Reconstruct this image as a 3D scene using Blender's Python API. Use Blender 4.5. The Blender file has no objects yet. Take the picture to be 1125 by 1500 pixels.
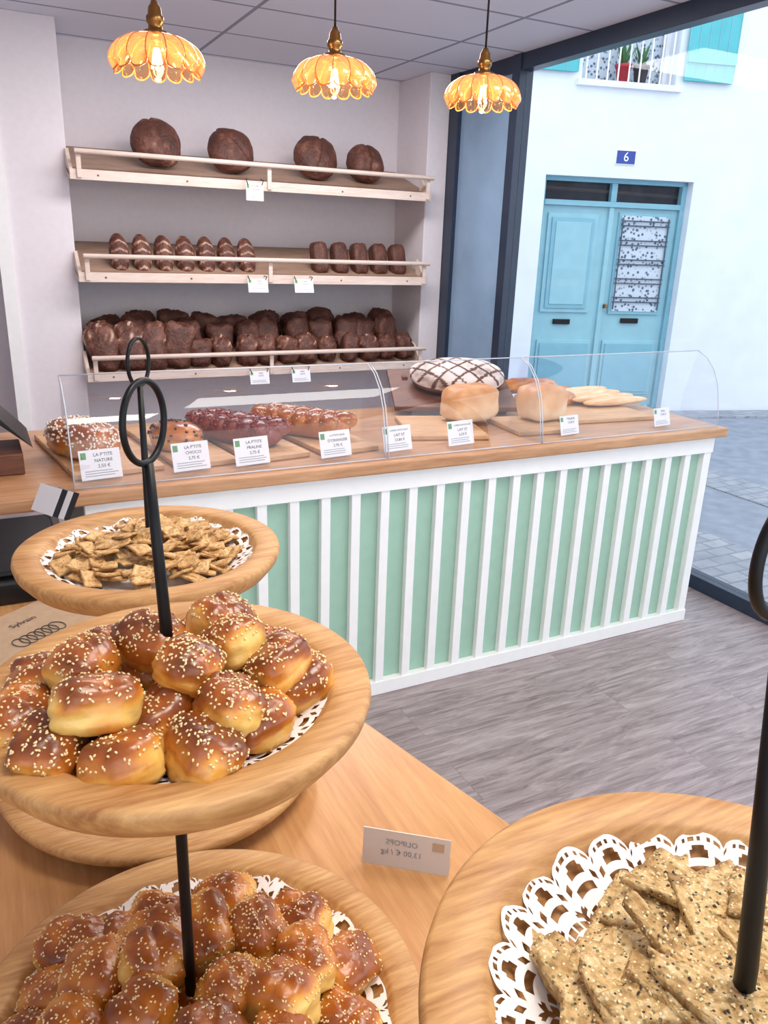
import bpy, math, random
import numpy as np
from mathutils import Matrix, Vector, Euler, noise as mn
rnd = random.Random(7)
V = Vector
scene = bpy.context.scene
try:
    scene.view_settings.view_transform = 'Standard'
    scene.view_settings.look = 'None'
except Exception:
    pass

# ------------------------------------------------------------ materials
def srgb(r, g, b):
    def c(x):
        x /= 255.0
        return x/12.92 if x <= .04045 else ((x+.055)/1.055)**2.4
    return (c(r), c(g), c(b), 1)

def newmat(name):
    m = bpy.data.materials.new(name); m.use_nodes = True
    nt = m.node_tree; nt.nodes.clear()
    out = nt.nodes.new('ShaderNodeOutputMaterial')
    bs = nt.nodes.new('ShaderNodeBsdfPrincipled')
    nt.links.new(bs.outputs[0], out.inputs[0])
    return m, nt, bs, out

def N(nt, typ, **kw):
    n = nt.nodes.new(typ)
    for k, v in kw.items():
        if k in n.inputs.keys():
            n.inputs[k].default_value = v
        else:
            setattr(n, k, v)
    return n

def coords(nt, scale=(1, 1, 1), rot=(0, 0, 0)):
    tc = N(nt, 'ShaderNodeTexCoord'); mp = N(nt, 'ShaderNodeMapping')
    mp.inputs['Scale'].default_value = scale
    mp.inputs['Rotation'].default_value = rot
    nt.links.new(tc.outputs['Object'], mp.inputs['Vector'])
    return mp.outputs[0]

def ramp(nt, fac, stops):
    r = N(nt, 'ShaderNodeValToRGB')
    el = r.color_ramp.elements
    while len(el) < len(stops): el.new(.5)
    for e, (p, c) in zip(el, stops):
        e.position = p; e.color = c
    nt.links.new(fac, r.inputs[0])
    return r.outputs[0]

def bump(nt, bs, h, strength=.3, dist=.01):
    b = N(nt, 'ShaderNodeBump'); b.inputs['Strength'].default_value = strength
    b.inputs['Distance'].default_value = dist
    nt.links.new(h, b.inputs['Height']); nt.links.new(b.outputs[0], bs.inputs['Normal'])

def plain(name, col, rough=.5, metal=0, nscale=40, var=.06, bmp=.05, emis=None, spec=None):
    m, nt, bs, out = newmat(name)
    n = N(nt, 'ShaderNodeTexNoise'); n.inputs['Scale'].default_value = nscale
    n.inputs['Detail'].default_value = 4
    nt.links.new(coords(nt), n.inputs['Vector'])
    c1 = tuple(max(0, x*(1-var)) for x in col[:3])+(1,)
    c2 = tuple(min(1, x*(1+var)) for x in col[:3])+(1,)
    nt.links.new(ramp(nt, n.outputs[0], [(.3, c1), (.7, c2)]), bs.inputs['Base Color'])
    bs.inputs['Roughness'].default_value = rough; bs.inputs['Metallic'].default_value = metal
    if spec is not None: bs.inputs['Specular IOR Level'].default_value = spec
    if bmp: bump(nt, bs, n.outputs[0], bmp, .005)
    if emis:
        bs.inputs['Emission Color'].default_value = emis[0]; bs.inputs['Emission Strength'].default_value = emis[1]
    return m

def wood(name, c1, c2, scale=(2, 14, 14), rough=.5, contrast=.16, rot=0.0, fine=6.0):
    m, nt, bs, out = newmat(name)
    co = coords(nt, scale, (0, 0, rot))
    n = N(nt, 'ShaderNodeTexNoise'); n.inputs['Scale'].default_value = 1.3; n.inputs['Detail'].default_value = 5
    n.inputs['Distortion'].default_value = .6
    nt.links.new(co, n.inputs['Vector'])
    co2 = coords(nt, tuple(s*fine*(1.0 if s == max(scale) else .8) for s in scale), (0, 0, rot))
    n2 = N(nt, 'ShaderNodeTexNoise'); n2.inputs['Scale'].default_value = 1.2; n2.inputs['Detail'].default_value = 6; n2.inputs['Roughness'].default_value = .6
    nt.links.new(co2, n2.inputs['Vector'])
    mx = N(nt, 'ShaderNodeMix'); mx.data_type = 'FLOAT'; mx.inputs[0].default_value = .55
    nt.links.new(n.outputs[0], mx.inputs[2]); nt.links.new(n2.outputs[0], mx.inputs[3])
    mid = tuple((a+b)/2 for a, b in zip(c1, c2))
    nt.links.new(ramp(nt, mx.outputs[0], [(.5-contrast, c1), (.5, mid), (.5+contrast, c2)]), bs.inputs['Base Color'])
    bs.inputs['Roughness'].default_value = rough
    bump(nt, bs, n2.outputs[0], .1, .003)
    return m

def bread(name, stops, rough=.4, nscale=60, bs_str=.4, bd=.004, mixn=.35, coat=0.0, flecks=None):
    m, nt, bs, out = newmat(name)
    at = N(nt, 'ShaderNodeAttribute'); at.attribute_name = 'bake'
    n = N(nt, 'ShaderNodeTexNoise'); n.inputs['Scale'].default_value = nscale; n.inputs['Detail'].default_value = 6
    nt.links.new(coords(nt), n.inputs['Vector'])
    ma = N(nt, 'ShaderNodeMath', operation='MULTIPLY_ADD'); ma.inputs[1].default_value = mixn*2; ma.inputs[2].default_value = -mixn
    nt.links.new(n.outputs[0], ma.inputs[0])
    ad = N(nt, 'ShaderNodeMath', operation='ADD'); nt.links.new(ma.outputs[0], ad.inputs[0]); nt.links.new(at.outputs['Fac'], ad.inputs[1])
    col = ramp(nt, ad.outputs[0], stops)
    if flecks:
        for sc, th, fc in flecks:
            vo = N(nt, 'ShaderNodeTexVoronoi'); vo.inputs['Scale'].default_value = sc
            nt.links.new(coords(nt), vo.inputs['Vector'])
            mx = N(nt, 'ShaderNodeMix'); mx.data_type = 'RGBA'
            lt = N(nt, 'ShaderNodeMath', operation='LESS_THAN'); lt.inputs[1].default_value = th
            nt.links.new(vo.outputs['Distance'], lt.inputs[0]); nt.links.new(lt.outputs[0], mx.inputs[0])
            nt.links.new(col, mx.inputs[6]); mx.inputs[7].default_value = fc; col = mx.outputs[2]
    nt.links.new(col, bs.inputs['Base Color'])
    bs.inputs['Roughness'].default_value = rough
    bs.inputs['Coat Weight'].default_value = coat; bs.inputs['Coat Roughness'].default_value = .22
    bump(nt, bs, n.outputs[0], bs_str, bd)
    return m

def glassy(name, tint=(1, 1, 1, 1), base=.02, mult=.4, rough=.02):
    m = bpy.data.materials.new(name); m.use_nodes = True; nt = m.node_tree; nt.nodes.clear()
    out = nt.nodes.new('ShaderNodeOutputMaterial')
    tr = nt.nodes.new('ShaderNodeBsdfTransparent'); tr.inputs[0].default_value = tint
    gl = nt.nodes.new('ShaderNodeBsdfGlossy'); gl.inputs['Roughness'].default_value = rough
    lw = nt.nodes.new('ShaderNodeLayerWeight'); lw.inputs[0].default_value = .12
    mu = N(nt, 'ShaderNodeMath', operation='MULTIPLY_ADD'); mu.inputs[1].default_value = mult; mu.inputs[2].default_value = base
    nt.links.new(lw.outputs['Fresnel'], mu.inputs[0])
    mx = nt.nodes.new('ShaderNodeMixShader')
    nt.links.new(mu.outputs[0], mx.inputs[0]); nt.links.new(tr.outputs[0], mx.inputs[1]); nt.links.new(gl.outputs[0], mx.inputs[2])
    nt.links.new(mx.outputs[0], out.inputs[0])
    return m

M_wall = plain('wall_paint', srgb(228, 222, 226), .85, nscale=30, var=.02, bmp=.03)
M_white = plain('white_paint', srgb(243, 243, 242), .5, nscale=20, var=.02, bmp=.02)
M_mint = plain('mint_paint', srgb(160, 196, 177), .6, nscale=25, var=.03, bmp=.03)
M_dark = plain('dark_frame_metal', srgb(40, 52, 72), .35, nscale=20, var=.08)
M_black = plain('black_metal', srgb(12, 12, 14), .4, nscale=30, var=.1, spec=.3)
M_blackpl = plain('black_plastic', srgb(18, 20, 24), .3, nscale=30, var=.1)
M_counter = wood('counter_wood', srgb(164, 116, 80), srgb(206, 162, 122), (1.5, 12, 12), .35)
M_counterF = wood('foreground_counter_wood', srgb(176, 120, 70), srgb(212, 162, 108), (16, 1.6, 16), .3, .2, math.radians(-14))
M_plate = wood('turned_wood', srgb(156, 102, 52), srgb(216, 170, 110), (4, 34, 16), .5, .18)
M_board = wood('board_wood', srgb(182, 136, 92), srgb(218, 180, 136), (3, 14, 14), .5)
M_shelf = wood('shelf_birch', srgb(206, 184, 170), srgb(232, 214, 202), (2, 18, 18), .6)
M_shelfb = wood('shelf_board_wood', srgb(140, 110, 92), srgb(176, 146, 124), (2, 12, 12), .6)
M_brass = plain('aged_brass', srgb(140, 104, 60), .28, metal=1, nscale=50)
M_label = plain('label_card', srgb(236, 236, 240), .6, nscale=10, var=.01, bmp=0)
M_ink = plain('label_ink', srgb(40, 44, 50), .7, nscale=10, bmp=0)
M_inkl = plain('label_ink_light', srgb(130, 134, 140), .7, nscale=10, bmp=0)
M_green = plain('label_green', srgb(90, 150, 90), .6, nscale=10, bmp=0)
M_paper = plain('doily_paper', srgb(244, 240, 236), .8, nscale=80, var=.02, bmp=.1)
M_kraft = plain('kraft_paper', srgb(176, 150, 122), .8, nscale=60, var=.06, bmp=.05)
M_sesame = plain('sesame', srgb(240, 214, 160), .5, nscale=100, var=.1)
M_seedd = plain('dark_seed', srgb(60, 48, 40), .5, nscale=100, var=.2)
M_pearl = plain('sugar_pearl', srgb(245, 235, 220), .4, nscale=100, var=.05)
M_praline = plain('pink_praline', srgb(150, 58, 54), .35, nscale=100, var=.25)
M_glass = glassy('window_glass', (.97, .99, 1, 1), .015, .10)
M_acryl = glassy('acrylic', (.96, .97, 1, 1), .06, .7, .01)
M_bulbglass = glassy('bulb_glass', (1, .93, .8, 1), .03, .5, .01)
M_acedge = plain('acrylic_edge', srgb(196, 206, 220), .2, nscale=10, var=.02, bmp=0)
M_bun = bread('golden_crust', [(.0, srgb(242, 200, 110)), (.25, srgb(226, 162, 70)), (.42, srgb(196, 118, 38)), (.62, srgb(158, 82, 24)), (1, srgb(100, 46, 16))], .30, 42, .4, .005, .24, .3)
M_dk = bread('dark_crust', [(0, srgb(52, 28, 22)), (.45, srgb(94, 54, 42)), (.72, srgb(132, 86, 68)), (.9, srgb(172, 138, 118)), (1.0, srgb(198, 170, 150))], .55, 55, .8, .010, .18)
M_bri = bread('brioche_crust', [(0, srgb(226, 176, 100)), (.4, srgb(196, 120, 52)), (.8, srgb(150, 80, 34))], .3, 40, .3, .004, .3, .3)
M_red = bread('praline_crust', [(0, srgb(168, 90, 60)), (.5, srgb(132, 56, 44)), (1, srgb(94, 34, 28))], .35, 60, .5, .006, .4, .3)
M_pale = bread('pale_crust', [(0, srgb(240, 214, 176)), (.5, srgb(226, 176, 124)), (1, srgb(196, 130, 78))], .45, 25, .2, .004, .3)
M_flour = bread('floured_crust', [(0, srgb(70, 42, 34)), (.35, srgb(110, 76, 60)), (.6, srgb(214, 204, 198)), (1, srgb(236, 230, 226))], .75, 30, .5, .006, .2)
M_crk = bread('seeded_cracker', [(0, srgb(118, 84, 44)), (.28, srgb(174, 136, 80)), (.55, srgb(210, 176, 118)), (.9, srgb(234, 208, 158))], .6, 170, 1.0, .006, .6,
              flecks=[(230, .24, srgb(126, 116, 74)), (190, .15, srgb(62, 50, 40)), (310, .22, srgb(240, 224, 184))])
M_crs = bread('small_cracker', [(0, srgb(136, 90, 48)), (.28, srgb(186, 138, 80)), (.55, srgb(216, 174, 116)), (.9, srgb(236, 206, 154))], .65, 150, .8, .005, .55,
              flecks=[(220, .16, srgb(90, 64, 40))])
M_bluepanel = plain('blue_reflection_panel', srgb(140, 168, 196), .18, nscale=2, var=.15, bmp=0, spec=.3)  # opaque in place of glass; its blue-grey reflection is put into the colour

def amber():
    m = bpy.data.materials.new('amber_glass'); m.use_nodes = True; nt = m.node_tree; nt.nodes.clear()
    out = nt.nodes.new('ShaderNodeOutputMaterial')
    tr = nt.nodes.new('ShaderNodeBsdfTransparent'); tr.inputs[0].default_value = (.96, .66, .38, 1)
    tl = nt.nodes.new('ShaderNodeBsdfTranslucent'); tl.inputs[0].default_value = (1.0, .54, .24, 1)
    gl = nt.nodes.new('ShaderNodeBsdfGlossy'); gl.inputs['Roughness'].default_value = .05; gl.inputs[0].default_value = (1, .80, .60, 1)
    lw = nt.nodes.new('ShaderNodeLayerWeight'); lw.inputs[0].default_value = .35
    m1 = nt.nodes.new('ShaderNodeMixShader'); m1.inputs[0].default_value = .20
    m2 = nt.nodes.new('ShaderNodeMixShader')
    nt.links.new(tr.outputs[0], m1.inputs[1]); nt.links.new(tl.outputs[0], m1.inputs[2])
    nt.links.new(lw.outputs['Facing'], m2.inputs[0])
    nt.links.new(m1.outputs[0], m2.inputs[1]); nt.links.new(gl.outputs[0], m2.inputs[2])
    nt.links.new(m2.outputs[0], out.inputs[0])
    return m
M_amber = amber()
M_amberrib = plain('amber_rib', srgb(190, 112, 58), .15, nscale=30, bmp=0)
M_bulb = plain('filament_bulb', (1, .7, .35, 1), .3, nscale=5, bmp=0, emis=((1, .76, .45, 1), 70))

def floor_mat():
    m, nt, bs, out = newmat('grey_vinyl_planks')
    tc = N(nt, 'ShaderNodeTexCoord')
    br = N(nt, 'ShaderNodeTexBrick'); br.offset = .37; br.squash = 1
    br.inputs['Scale'].default_value = 1; br.inputs['Brick Width'].default_value = 1.22; br.inputs['Row Height'].default_value = .18
    br.inputs['Mortar Size'].default_value = .0012; br.inputs['Mortar Smooth'].default_value = .3; br.inputs['Bias'].default_value = 0
    br.inputs['Color1'].default_value = (0, 0, 0, 1); br.inputs['Color2'].default_value = (1, 1, 1, 1); br.inputs['Mortar'].default_value = (.1, .1, .1, 1)
    nt.links.new(tc.outputs['Object'], br.inputs['Vector'])
    sep = N(nt, 'ShaderNodeVectorMath', operation='MULTIPLY_ADD')
    nt.links.new(br.outputs['Color'], sep.inputs[0]); sep.inputs[1].default_value = (7, 3, 2)
    nt.links.new(tc.outputs['Object'], sep.inputs[2])
    mp = N(nt, 'ShaderNodeMapping'); mp.inputs['Scale'].default_value = (2.2, 20, 1)
    nt.links.new(sep.outputs[0], mp.inputs['Vector'])
    n = N(nt, 'ShaderNodeTexNoise'); n.inputs['Scale'].default_value = 1.8; n.inputs['Detail'].default_value = 12; n.inputs['Roughness'].default_value = .74; n.inputs['Distortion'].default_value = .9
    nt.links.new(mp.outputs[0], n.inputs['Vector'])
    c = ramp(nt, n.outputs[0], [(.30, srgb(86, 74, 76)), (.42, srgb(132, 119, 120)), (.56, srgb(162, 149, 150)), (.74, srgb(190, 179, 180))])
    mx = N(nt, 'ShaderNodeMix'); mx.data_type = 'RGBA'; mx.blend_type = 'MULTIPLY'; mx.inputs[0].default_value = .8
    nt.links.new(c, mx.inputs[6])
    c2 = ramp(nt, br.outputs['Fac'], [(0, (1, 1, 1, 1)), (1, (.6, .55, .55, 1))])
    nt.links.new(c2, mx.inputs[7]); nt.links.new(mx.outputs[2], bs.inputs['Base Color'])
    bs.inputs['Roughness'].default_value = .34
    bump(nt, bs, n.outputs[0], .15, .003)
    return m
M_floor = floor_mat()

def ceil_mat():
    m, nt, bs, out = newmat('ceiling_tiles')
    tc = N(nt, 'ShaderNodeTexCoord')
    br = N(nt, 'ShaderNodeTexBrick'); br.offset = 0
    br.inputs['Scale'].default_value = 1; br.inputs['Brick Width'].default_value = 1.2; br.inputs['Row Height'].default_value = .6
    br.inputs['Mortar Size'].default_value = .012; br.inputs['Mortar Smooth'].default_value = .1
    for k in ('Color1', 'Color2'): br.inputs[k].default_value = srgb(226, 229, 242)
    br.inputs['Mortar'].default_value = srgb(150, 154, 172)
    nt.links.new(tc.outputs['Object'], br.inputs['Vector'])
    nt.links.new(br.outputs['Color'], bs.inputs['Base Color']); bs.inputs['Roughness'].default_value = .9
    bump(nt, bs, br.outputs['Fac'], .4, .01)
    return m
M_ceil = ceil_mat()

def stone_mat(name, c1, c2, mo, w, h, ms):
    m, nt, bs, out = newmat(name)
    tc = N(nt, 'ShaderNodeTexCoord')
    br = N(nt, 'ShaderNodeTexBrick')
    br.inputs['Scale'].default_value = 1; br.inputs['Brick Width'].default_value = w; br.inputs['Row Height'].default_value = h
    br.inputs['Mortar Size'].default_value = ms
    br.inputs['Color1'].default_value = c1; br.inputs['Color2'].default_value = c2; br.inputs['Mortar'].default_value = mo
    nt.links.new(tc.outputs['Object'], br.inputs['Vector'])
    n = N(nt, 'ShaderNodeTexNoise'); n.inputs['Scale'].default_value = 9; n.inputs['Detail'].default_value = 8
    nt.links.new(tc.outputs['Object'], n.inputs['Vector'])
    mx = N(nt, 'ShaderNodeMix'); mx.data_type = 'RGBA'; mx.blend_type = 'MULTIPLY'; mx.inputs[0].default_value = .7
    nt.links.new(br.outputs['Color'], mx.inputs[6])
    nt.links.new(ramp(nt, n.outputs[0], [(.3, (.72, .74, .78, 1)), (.7, (1.1, 1.1, 1.1, 1))]), mx.inputs[7])
    nt.links.new(mx.outputs[2], bs.inputs['Base Color']); bs.inputs['Roughness'].default_value = .8
    bump(nt, bs, n.outputs[0], .3, .01)
    return m
M_asph = plain('asphalt', srgb(140, 146, 160), .85, nscale=9, var=.14, bmp=.3)
M_cobble = stone_mat('cobbles', srgb(150, 153, 162), srgb(166, 168, 175), srgb(134, 138, 148), .16, .10, .008)
M_facade = plain('facade_render', srgb(231, 235, 243), .95, nscale=4, var=.035, bmp=.15)
M_teal = plain('turquoise_paint', srgb(150, 196, 208), .55, nscale=8, var=.05)
M_teald = plain('turquoise_paint_dark', srgb(130, 182, 198), .55, nscale=8, var=.05)
M_shut = plain('shutter_paint', srgb(84, 182, 190), .55, nscale=8, var=.05)
M_darkglass = plain('dark_glass', srgb(30, 36, 48), .25, nscale=6, var=.4, bmp=0, spec=.2)
def lace():
    m, nt, bs, out = newmat('lace_curtain')
    v = N(nt, 'ShaderNodeTexVoronoi'); v.inputs['Scale'].default_value = 26
    nt.links.new(coords(nt), v.inputs['Vector'])
    nt.links.new(ramp(nt, v.outputs['Distance'], [(.2, srgb(70, 86, 110)), (.45, srgb(206, 216, 228))]), bs.inputs['Base Color'])
    bs.inputs['Roughness'].default_value = .8
    return m
M_lace = lace()
M_iron = plain('grille_iron', srgb(70, 84, 104), .5, nscale=20)
M_blue = plain('enamel_blue', srgb(24, 60, 150), .3, nscale=10, var=.03, bmp=0)
M_red2 = plain('red_pot', srgb(176, 36, 50), .5)
M_leaf = plain('leaf_green', srgb(70, 120, 70), .6, nscale=60, var=.3)
M_terr = plain('dark_pot', srgb(70, 60, 66), .5)
M_brownbox = wood('dark_walnut', srgb(84, 50, 36), srgb(124, 78, 56), (3, 14, 14), .5)

# ------------------------------------------------------------ mesh builder
class Bd:
    def __init__(s): s.v = []; s.f = []; s.m = []; s.s = []; s.a = []; s.mats = []
    def mi(s, mat):
        if mat not in s.mats: s.mats.append(mat)
        return s.mats.index(mat)
    def add(s, vs, fs, mat, smooth=False, attr=None, M=None):
        o = len(s.v); i = s.mi(mat)
        for k, p in enumerate(vs):
            p = V(p)
            if M is not None: p = M @ p
            s.v.append(p); s.a.append(attr[k] if attr is not None else .5)
        for f in fs:
            s.f.append([o+q for q in f]); s.m.append(i); s.s.append(smooth)
    def box(s, lo, hi, mat, M=None):
        x0, y0, z0 = lo; x1, y1, z1 = hi
        vs = [(x0, y0, z0), (x1, y0, z0), (x1, y1, z0), (x0, y1, z0), (x0, y0, z1), (x1, y0, z1), (x1, y1, z1), (x0, y1, z1)]
        fs = [(0, 3, 2, 1), (4, 5, 6, 7), (0, 1, 5, 4), (1, 2, 6, 5), (2, 3, 7, 6), (3, 0, 4, 7)]
        s.add(vs, fs, mat, False, None, M)
    def prism(s, poly, z0, z1, mat, M=None):
        n = len(poly)
        vs = [(x, y, z0) for x, y in poly]+[(x, y, z1) for x, y in poly]
        fs = [tuple(range(n))[::-1], tuple(range(n, 2*n))]+[(i, (i+1) % n, n+(i+1) % n, n+i) for i in range(n)]
        s.add(vs, fs, mat, False, None, M)
    def lathe(s, prof, mat, M=None, seg=48, smooth=True):
        vs = []; fs = []; n = len(prof)
        for i in range(seg):
            a = 2*math.pi*i/seg
            for r, z in prof: vs.append((r*math.cos(a), r*math.sin(a), z))
        for i in range(seg):
            j = (i+1) % seg
            for k in range(n-1):
                fs.append((i*n+k, j*n+k, j*n+k+1, i*n+k+1))
        s.add(vs, fs, mat, smooth, None, M)
    def tube(s, pts, r, mat, seg=10, closed=False, M=None):
        pts = [V(p) for p in pts]; n = len(pts); vs = []; fs = []
        prev = None
        for i, p in enumerate(pts):
            if closed: t = pts[(i+1) % n]-pts[i-1]
            else: t = pts[min(i+1, n-1)]-pts[max(i-1, 0)]
            t.normalize()
            if prev is None:
                u = t.orthogonal().normalized()
            else:
                u = (prev-t*prev.dot(t)).normalized()
            prev = u; w = t.cross(u)
            rr = r[i] if isinstance(r, (list, tuple)) else r
            for k in range(seg):
                a = 2*math.pi*k/seg
                vs.append(p+u*(rr*math.cos(a))+w*(rr*math.sin(a)))
        m = n if closed else n-1
        for i in range(m):
            j = (i+1) % n
            for k in range(seg):
                fs.append((i*seg+k, i*seg+(k+1) % seg, j*seg+(k+1) % seg, j*seg+k))
        if not closed:
            fs.append(tuple(range(seg))[::-1]); fs.append(tuple(range((n-1)*seg, n*seg)))
        s.add(vs, fs, mat, True, None, M)
    def blob(s, c, size, mat, R=None, n=2.0, amp=.05, freq=1.5, fn=None, nu=22, nv=13, flat=-.75, shape=None, amp2=.4):
        sd = V((rnd.uniform(-50, 50), rnd.uniform(-50, 50), rnd.uniform(-50, 50)))
        M = Matrix.Translation(c) @ (R.to_4x4() if R is not None else Matrix.Identity(4))
        def surf(d):
            k = (abs(d.x)**n+abs(d.y)**n+abs(d.z)**n)**(-1.0/n)
            p = d*k
            nz = mn.noise(p*freq+sd)
            nz2 = mn.noise(p*freq*2.7+sd)
            p = p*(1+amp*nz+amp*amp2*nz2)
            if shape: p = shape(p)
            if p.z < flat: p.z = flat+(p.z-flat)*.15
            a = fn(p, nz) if fn else .5+.3*nz
            return V((p.x*size[0], p.y*size[1], p.z*size[2])), a
        vs = []; at = []; fs = []
        for j in range(nv+1):
            ph = -math.pi/2+math.pi*j/nv
            for i in range(nu):
                th = 2*math.pi*i/nu
                q, a = surf(V((math.cos(ph)*math.cos(th), math.cos(ph)*math.sin(th), math.sin(ph))))
                vs.append(q); at.append(a)
        for j in range(nv):
            for i in range(nu):
                k = (i+1) % nu
                fs.append((j*nu+i, j*nu+k, (j+1)*nu+k, (j+1)*nu+i))
        s.add(vs, fs, mat, True, at, M)
        return surf, M
    def seeds(s, surf, M, size, cnt, mat, sc=(.0032, .0019, .0011), zmin=.15, xr=(-1, 1)):
        for _ in range(cnt):
            while True:
                d = V((rnd.gauss(0, 1), rnd.gauss(0, 1), abs(rnd.gauss(0, 1)))).normalized()
                if d.z > zmin and xr[0] <= d.x <= xr[1]: break
            p, a = surf(d)
            nrm = V((p.x/size[0]**2, p.y/size[1]**2, p.z/size[2]**2)).normalized()
            q = nrm.to_track_quat('Z', 'Y').to_matrix() @ Matrix.Rotation(rnd.uniform(0, 6.28), 3, 'Z')
            MM = M @ (Matrix.Translation(p+nrm*sc[2]*.4) @ q.to_4x4())
            vs = []
            for j, (zz, rr) in enumerate([(-.6, .6), (.4, .8)]):
                for k in range(6):
                    aa = k*math.pi/3
                    vs.append((sc[0]*rr*math.cos(aa), sc[1]*rr*math.sin(aa), sc[2]*zz))
            vs.append((0, 0, sc[2]))
            fs = [(k, (k+1) % 6, 6+(k+1) % 6, 6+k) for k in range(6)]+[(6+k, 6+(k+1) % 6, 12) for k in range(6)]
            s.add(vs, fs, mat, True, None, MM)
    def text(s, body, size, mat, M):
        cu = bpy.data.curves.new('t', 'FONT'); cu.body = body; cu.size = size; cu.align_x = 'CENTER'; cu.align_y = 'CENTER'; cu.resolution_u = 2
        ob = bpy.data.objects.new('t', cu); scene.collection.objects.link(ob)
        dg = bpy.context.evaluated_depsgraph_get()
        me = bpy.data.meshes.new_from_object(ob.evaluated_get(dg))
        s.add([v.co.copy() for v in me.vertices], [tuple(p.vertices) for p in me.polygons], mat, False, None, M)
        bpy.data.objects.remove(ob); bpy.data.curves.remove(cu); bpy.data.meshes.remove(me)
    def finish(s, name, bevel=0, parent=None, origin=None):
        arr = np.array([tuple(p) for p in s.v])
        c = V(origin) if origin is not None else V(((arr.min(0)+arr.max(0))/2).tolist())
        me = bpy.data.meshes.new(name)
        me.from_pydata([tuple(p-c) for p in s.v], [], s.f)
        for m in s.mats: me.materials.append(m)
        me.polygons.foreach_set('material_index', s.m)
        me.polygons.foreach_set('use_smooth', s.s)
        at = me.attributes.new('bake', 'FLOAT', 'POINT'); at.data.foreach_set('value', [float(x) for x in s.a])
        me.update()
        ob = bpy.data.objects.new(name, me); ob.location = c
        scene.collection.objects.link(ob)
        if bevel:
            b = ob.modifiers.new('bevel', 'BEVEL'); b.width = bevel; b.segments = 2; b.limit_method = 'ANGLE'; b.angle_limit = math.radians(50)
        if parent is not None:
            ob.parent = parent
        return ob

def Rz(a): return Matrix.Rotation(a, 3, 'Z')
def Rx(a): return Matrix.Rotation(a, 3, 'X')
def Ry(a): return Matrix.Rotation(a, 3, 'Y')
def T(x, y, z): return Matrix.Translation((x, y, z))

# ------------------------------------------------------------ room shell
CZ = 2.70
b = Bd(); b.box((-2.2, -2.2, -.06), (3.16, 5.75, 0), M_floor); b.finish('floor', origin=(0, 0, 0))
b = Bd(); b.box((-2.2, -2.2, CZ), (3.2, 5.75, CZ+.12), M_ceil); b.finish('ceiling', origin=(.25, .15, CZ))
b = Bd(); b.box((-2.2, 5.6, 0), (3.2, 5.75, CZ), M_wall); b.finish('wall_back')
b = Bd(); b.box((-2.35, -2.2, 0), (-2.2, 5.75, CZ), M_wall); b.finish('wall_left')
b = Bd(); b.box((.22, 5.15, 0), (.58, 5.6, CZ), M_wall); b.finish('wall_pier', bevel=.006)
b = Bd(); b.box((2.92, 5.15, 0), (3.08, 5.6, CZ), M_wall); b.finish('wall_pillar', bevel=.006)
b = Bd(); b.box((-2.2, 5.585, 0), (.22, 5.6, .09), M_white); b.box((.17, 5.12, 0), (.24, 5.15, CZ), M_white); b.finish('trim_1')

b = Bd()
b.box((3.09, -2.2, 0), (3.17, 4.40, .07), M_dark)
b.box((3.09, -2.2, 2.61), (3.17, 5.15, CZ), M_dark)
b.box((3.08, 4.36, 0), (3.18, 4.44, CZ), M_dark)
b.box((3.08, 5.04, 0), (3.18, 5.17, CZ), M_dark)
b.box((3.08, 4.44, 0), (3.18, 5.04, .1), M_dark)
b.box((3.11, 4.44, .1), (3.14, 5.04, 2.61), M_bluepanel)
b.box((3.09, -.1, .07), (3.17, 0, 2.61), M_dark)
b.box((3.125, .0, .07), (3.133, 4.36, 2.61), M_glass)
b.finish('window_1', bevel=.002)

# ------------------------------------------------------------ street and facade
b = Bd(); b.box((3.2, -6, -.1), (16, 9, -.02), M_asph); b.finish('street_ground', origin=(0, 0, 0))
b = Bd(); b.box((3.2, -6, -.1), (3.85, 5.2, -.005), M_cobble); b.box((4.7, -6, -.1), (5.10, 6.0, -.012), M_cobble); b.finish('paving_strips')
th = math.atan2(-.276, .961)
MF = T(7.49, 5.84, 0) @ Matrix.Rotation(th, 4, 'Z')
b = Bd(); b.box((-3.3, -.35, -.1), (4, -.03, .0), M_cobble, MF); b.finish('sidewalk_cobbles')
du0, du1, dz = -2.57, -1.02, 2.28
wu0, wu1, wz0, wz1 = -2.31, -1.36, 3.10, 4.6
def wallrect(nm, x0, x1, z0, z1):
    b = Bd(); b.box((x0, 0, z0), (x1, .35, z1), M_facade, MF); b.finish(nm, origin=(7.49, 5.84, 0))
wallrect('wall_facade_left', -7, du0, -.1, 6.5); wallrect('wall_facade_right', du1, 5, -.1, 6.5)
wallrect('wall_facade_pier_left', du0, wu0, dz, 6.5); wallrect('wall_facade_pier_right', wu1, du1, dz, 6.5)
wallrect('wall_facade_above_door', wu0, wu1, dz, wz0); wallrect('wall_facade_top', wu0, wu1, wz1, 6.5)
b = Bd()
fr = .05; y0 = .12
b.box((du0, y0-.02, 0), (du0+fr, y0+.1, dz), M_teald, MF); b.box((du1-fr, y0-.02, 0), (du1, y0+.1, dz), M_teald, MF)
b.box((du0, y0-.02, dz-.04), (du1, y0+.1, dz), M_teald, MF); b.box((du0+fr, y0-.03, 2.02), (du1-fr, y0+.1, 2.07), M_teald, MF)
mid = -1.795
b.box((du0+fr, y0+.05, 2.07), (du1-fr, y0+.07, dz-.04), M_darkglass, MF)
b.box((mid-.03, y0-.01, 2.07), (mid+.03, y0+.08, dz-.04), M_teald, MF)
for (a0, a1) in ((du0+fr, mid-.004), (mid+.004, du1-fr)):
    b.box((a0, y0+.02, .03), (a1, y0+.07, 2.02), M_teal, MF)
    b.box((a0+.06, y0+.0, .15), (a1-.06, y0+.03, .72), M_teal, MF)
    b.box((a0+.09, y0-.015, .18), (a1-.09, y0+.03, .69), M_teald, MF)
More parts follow.
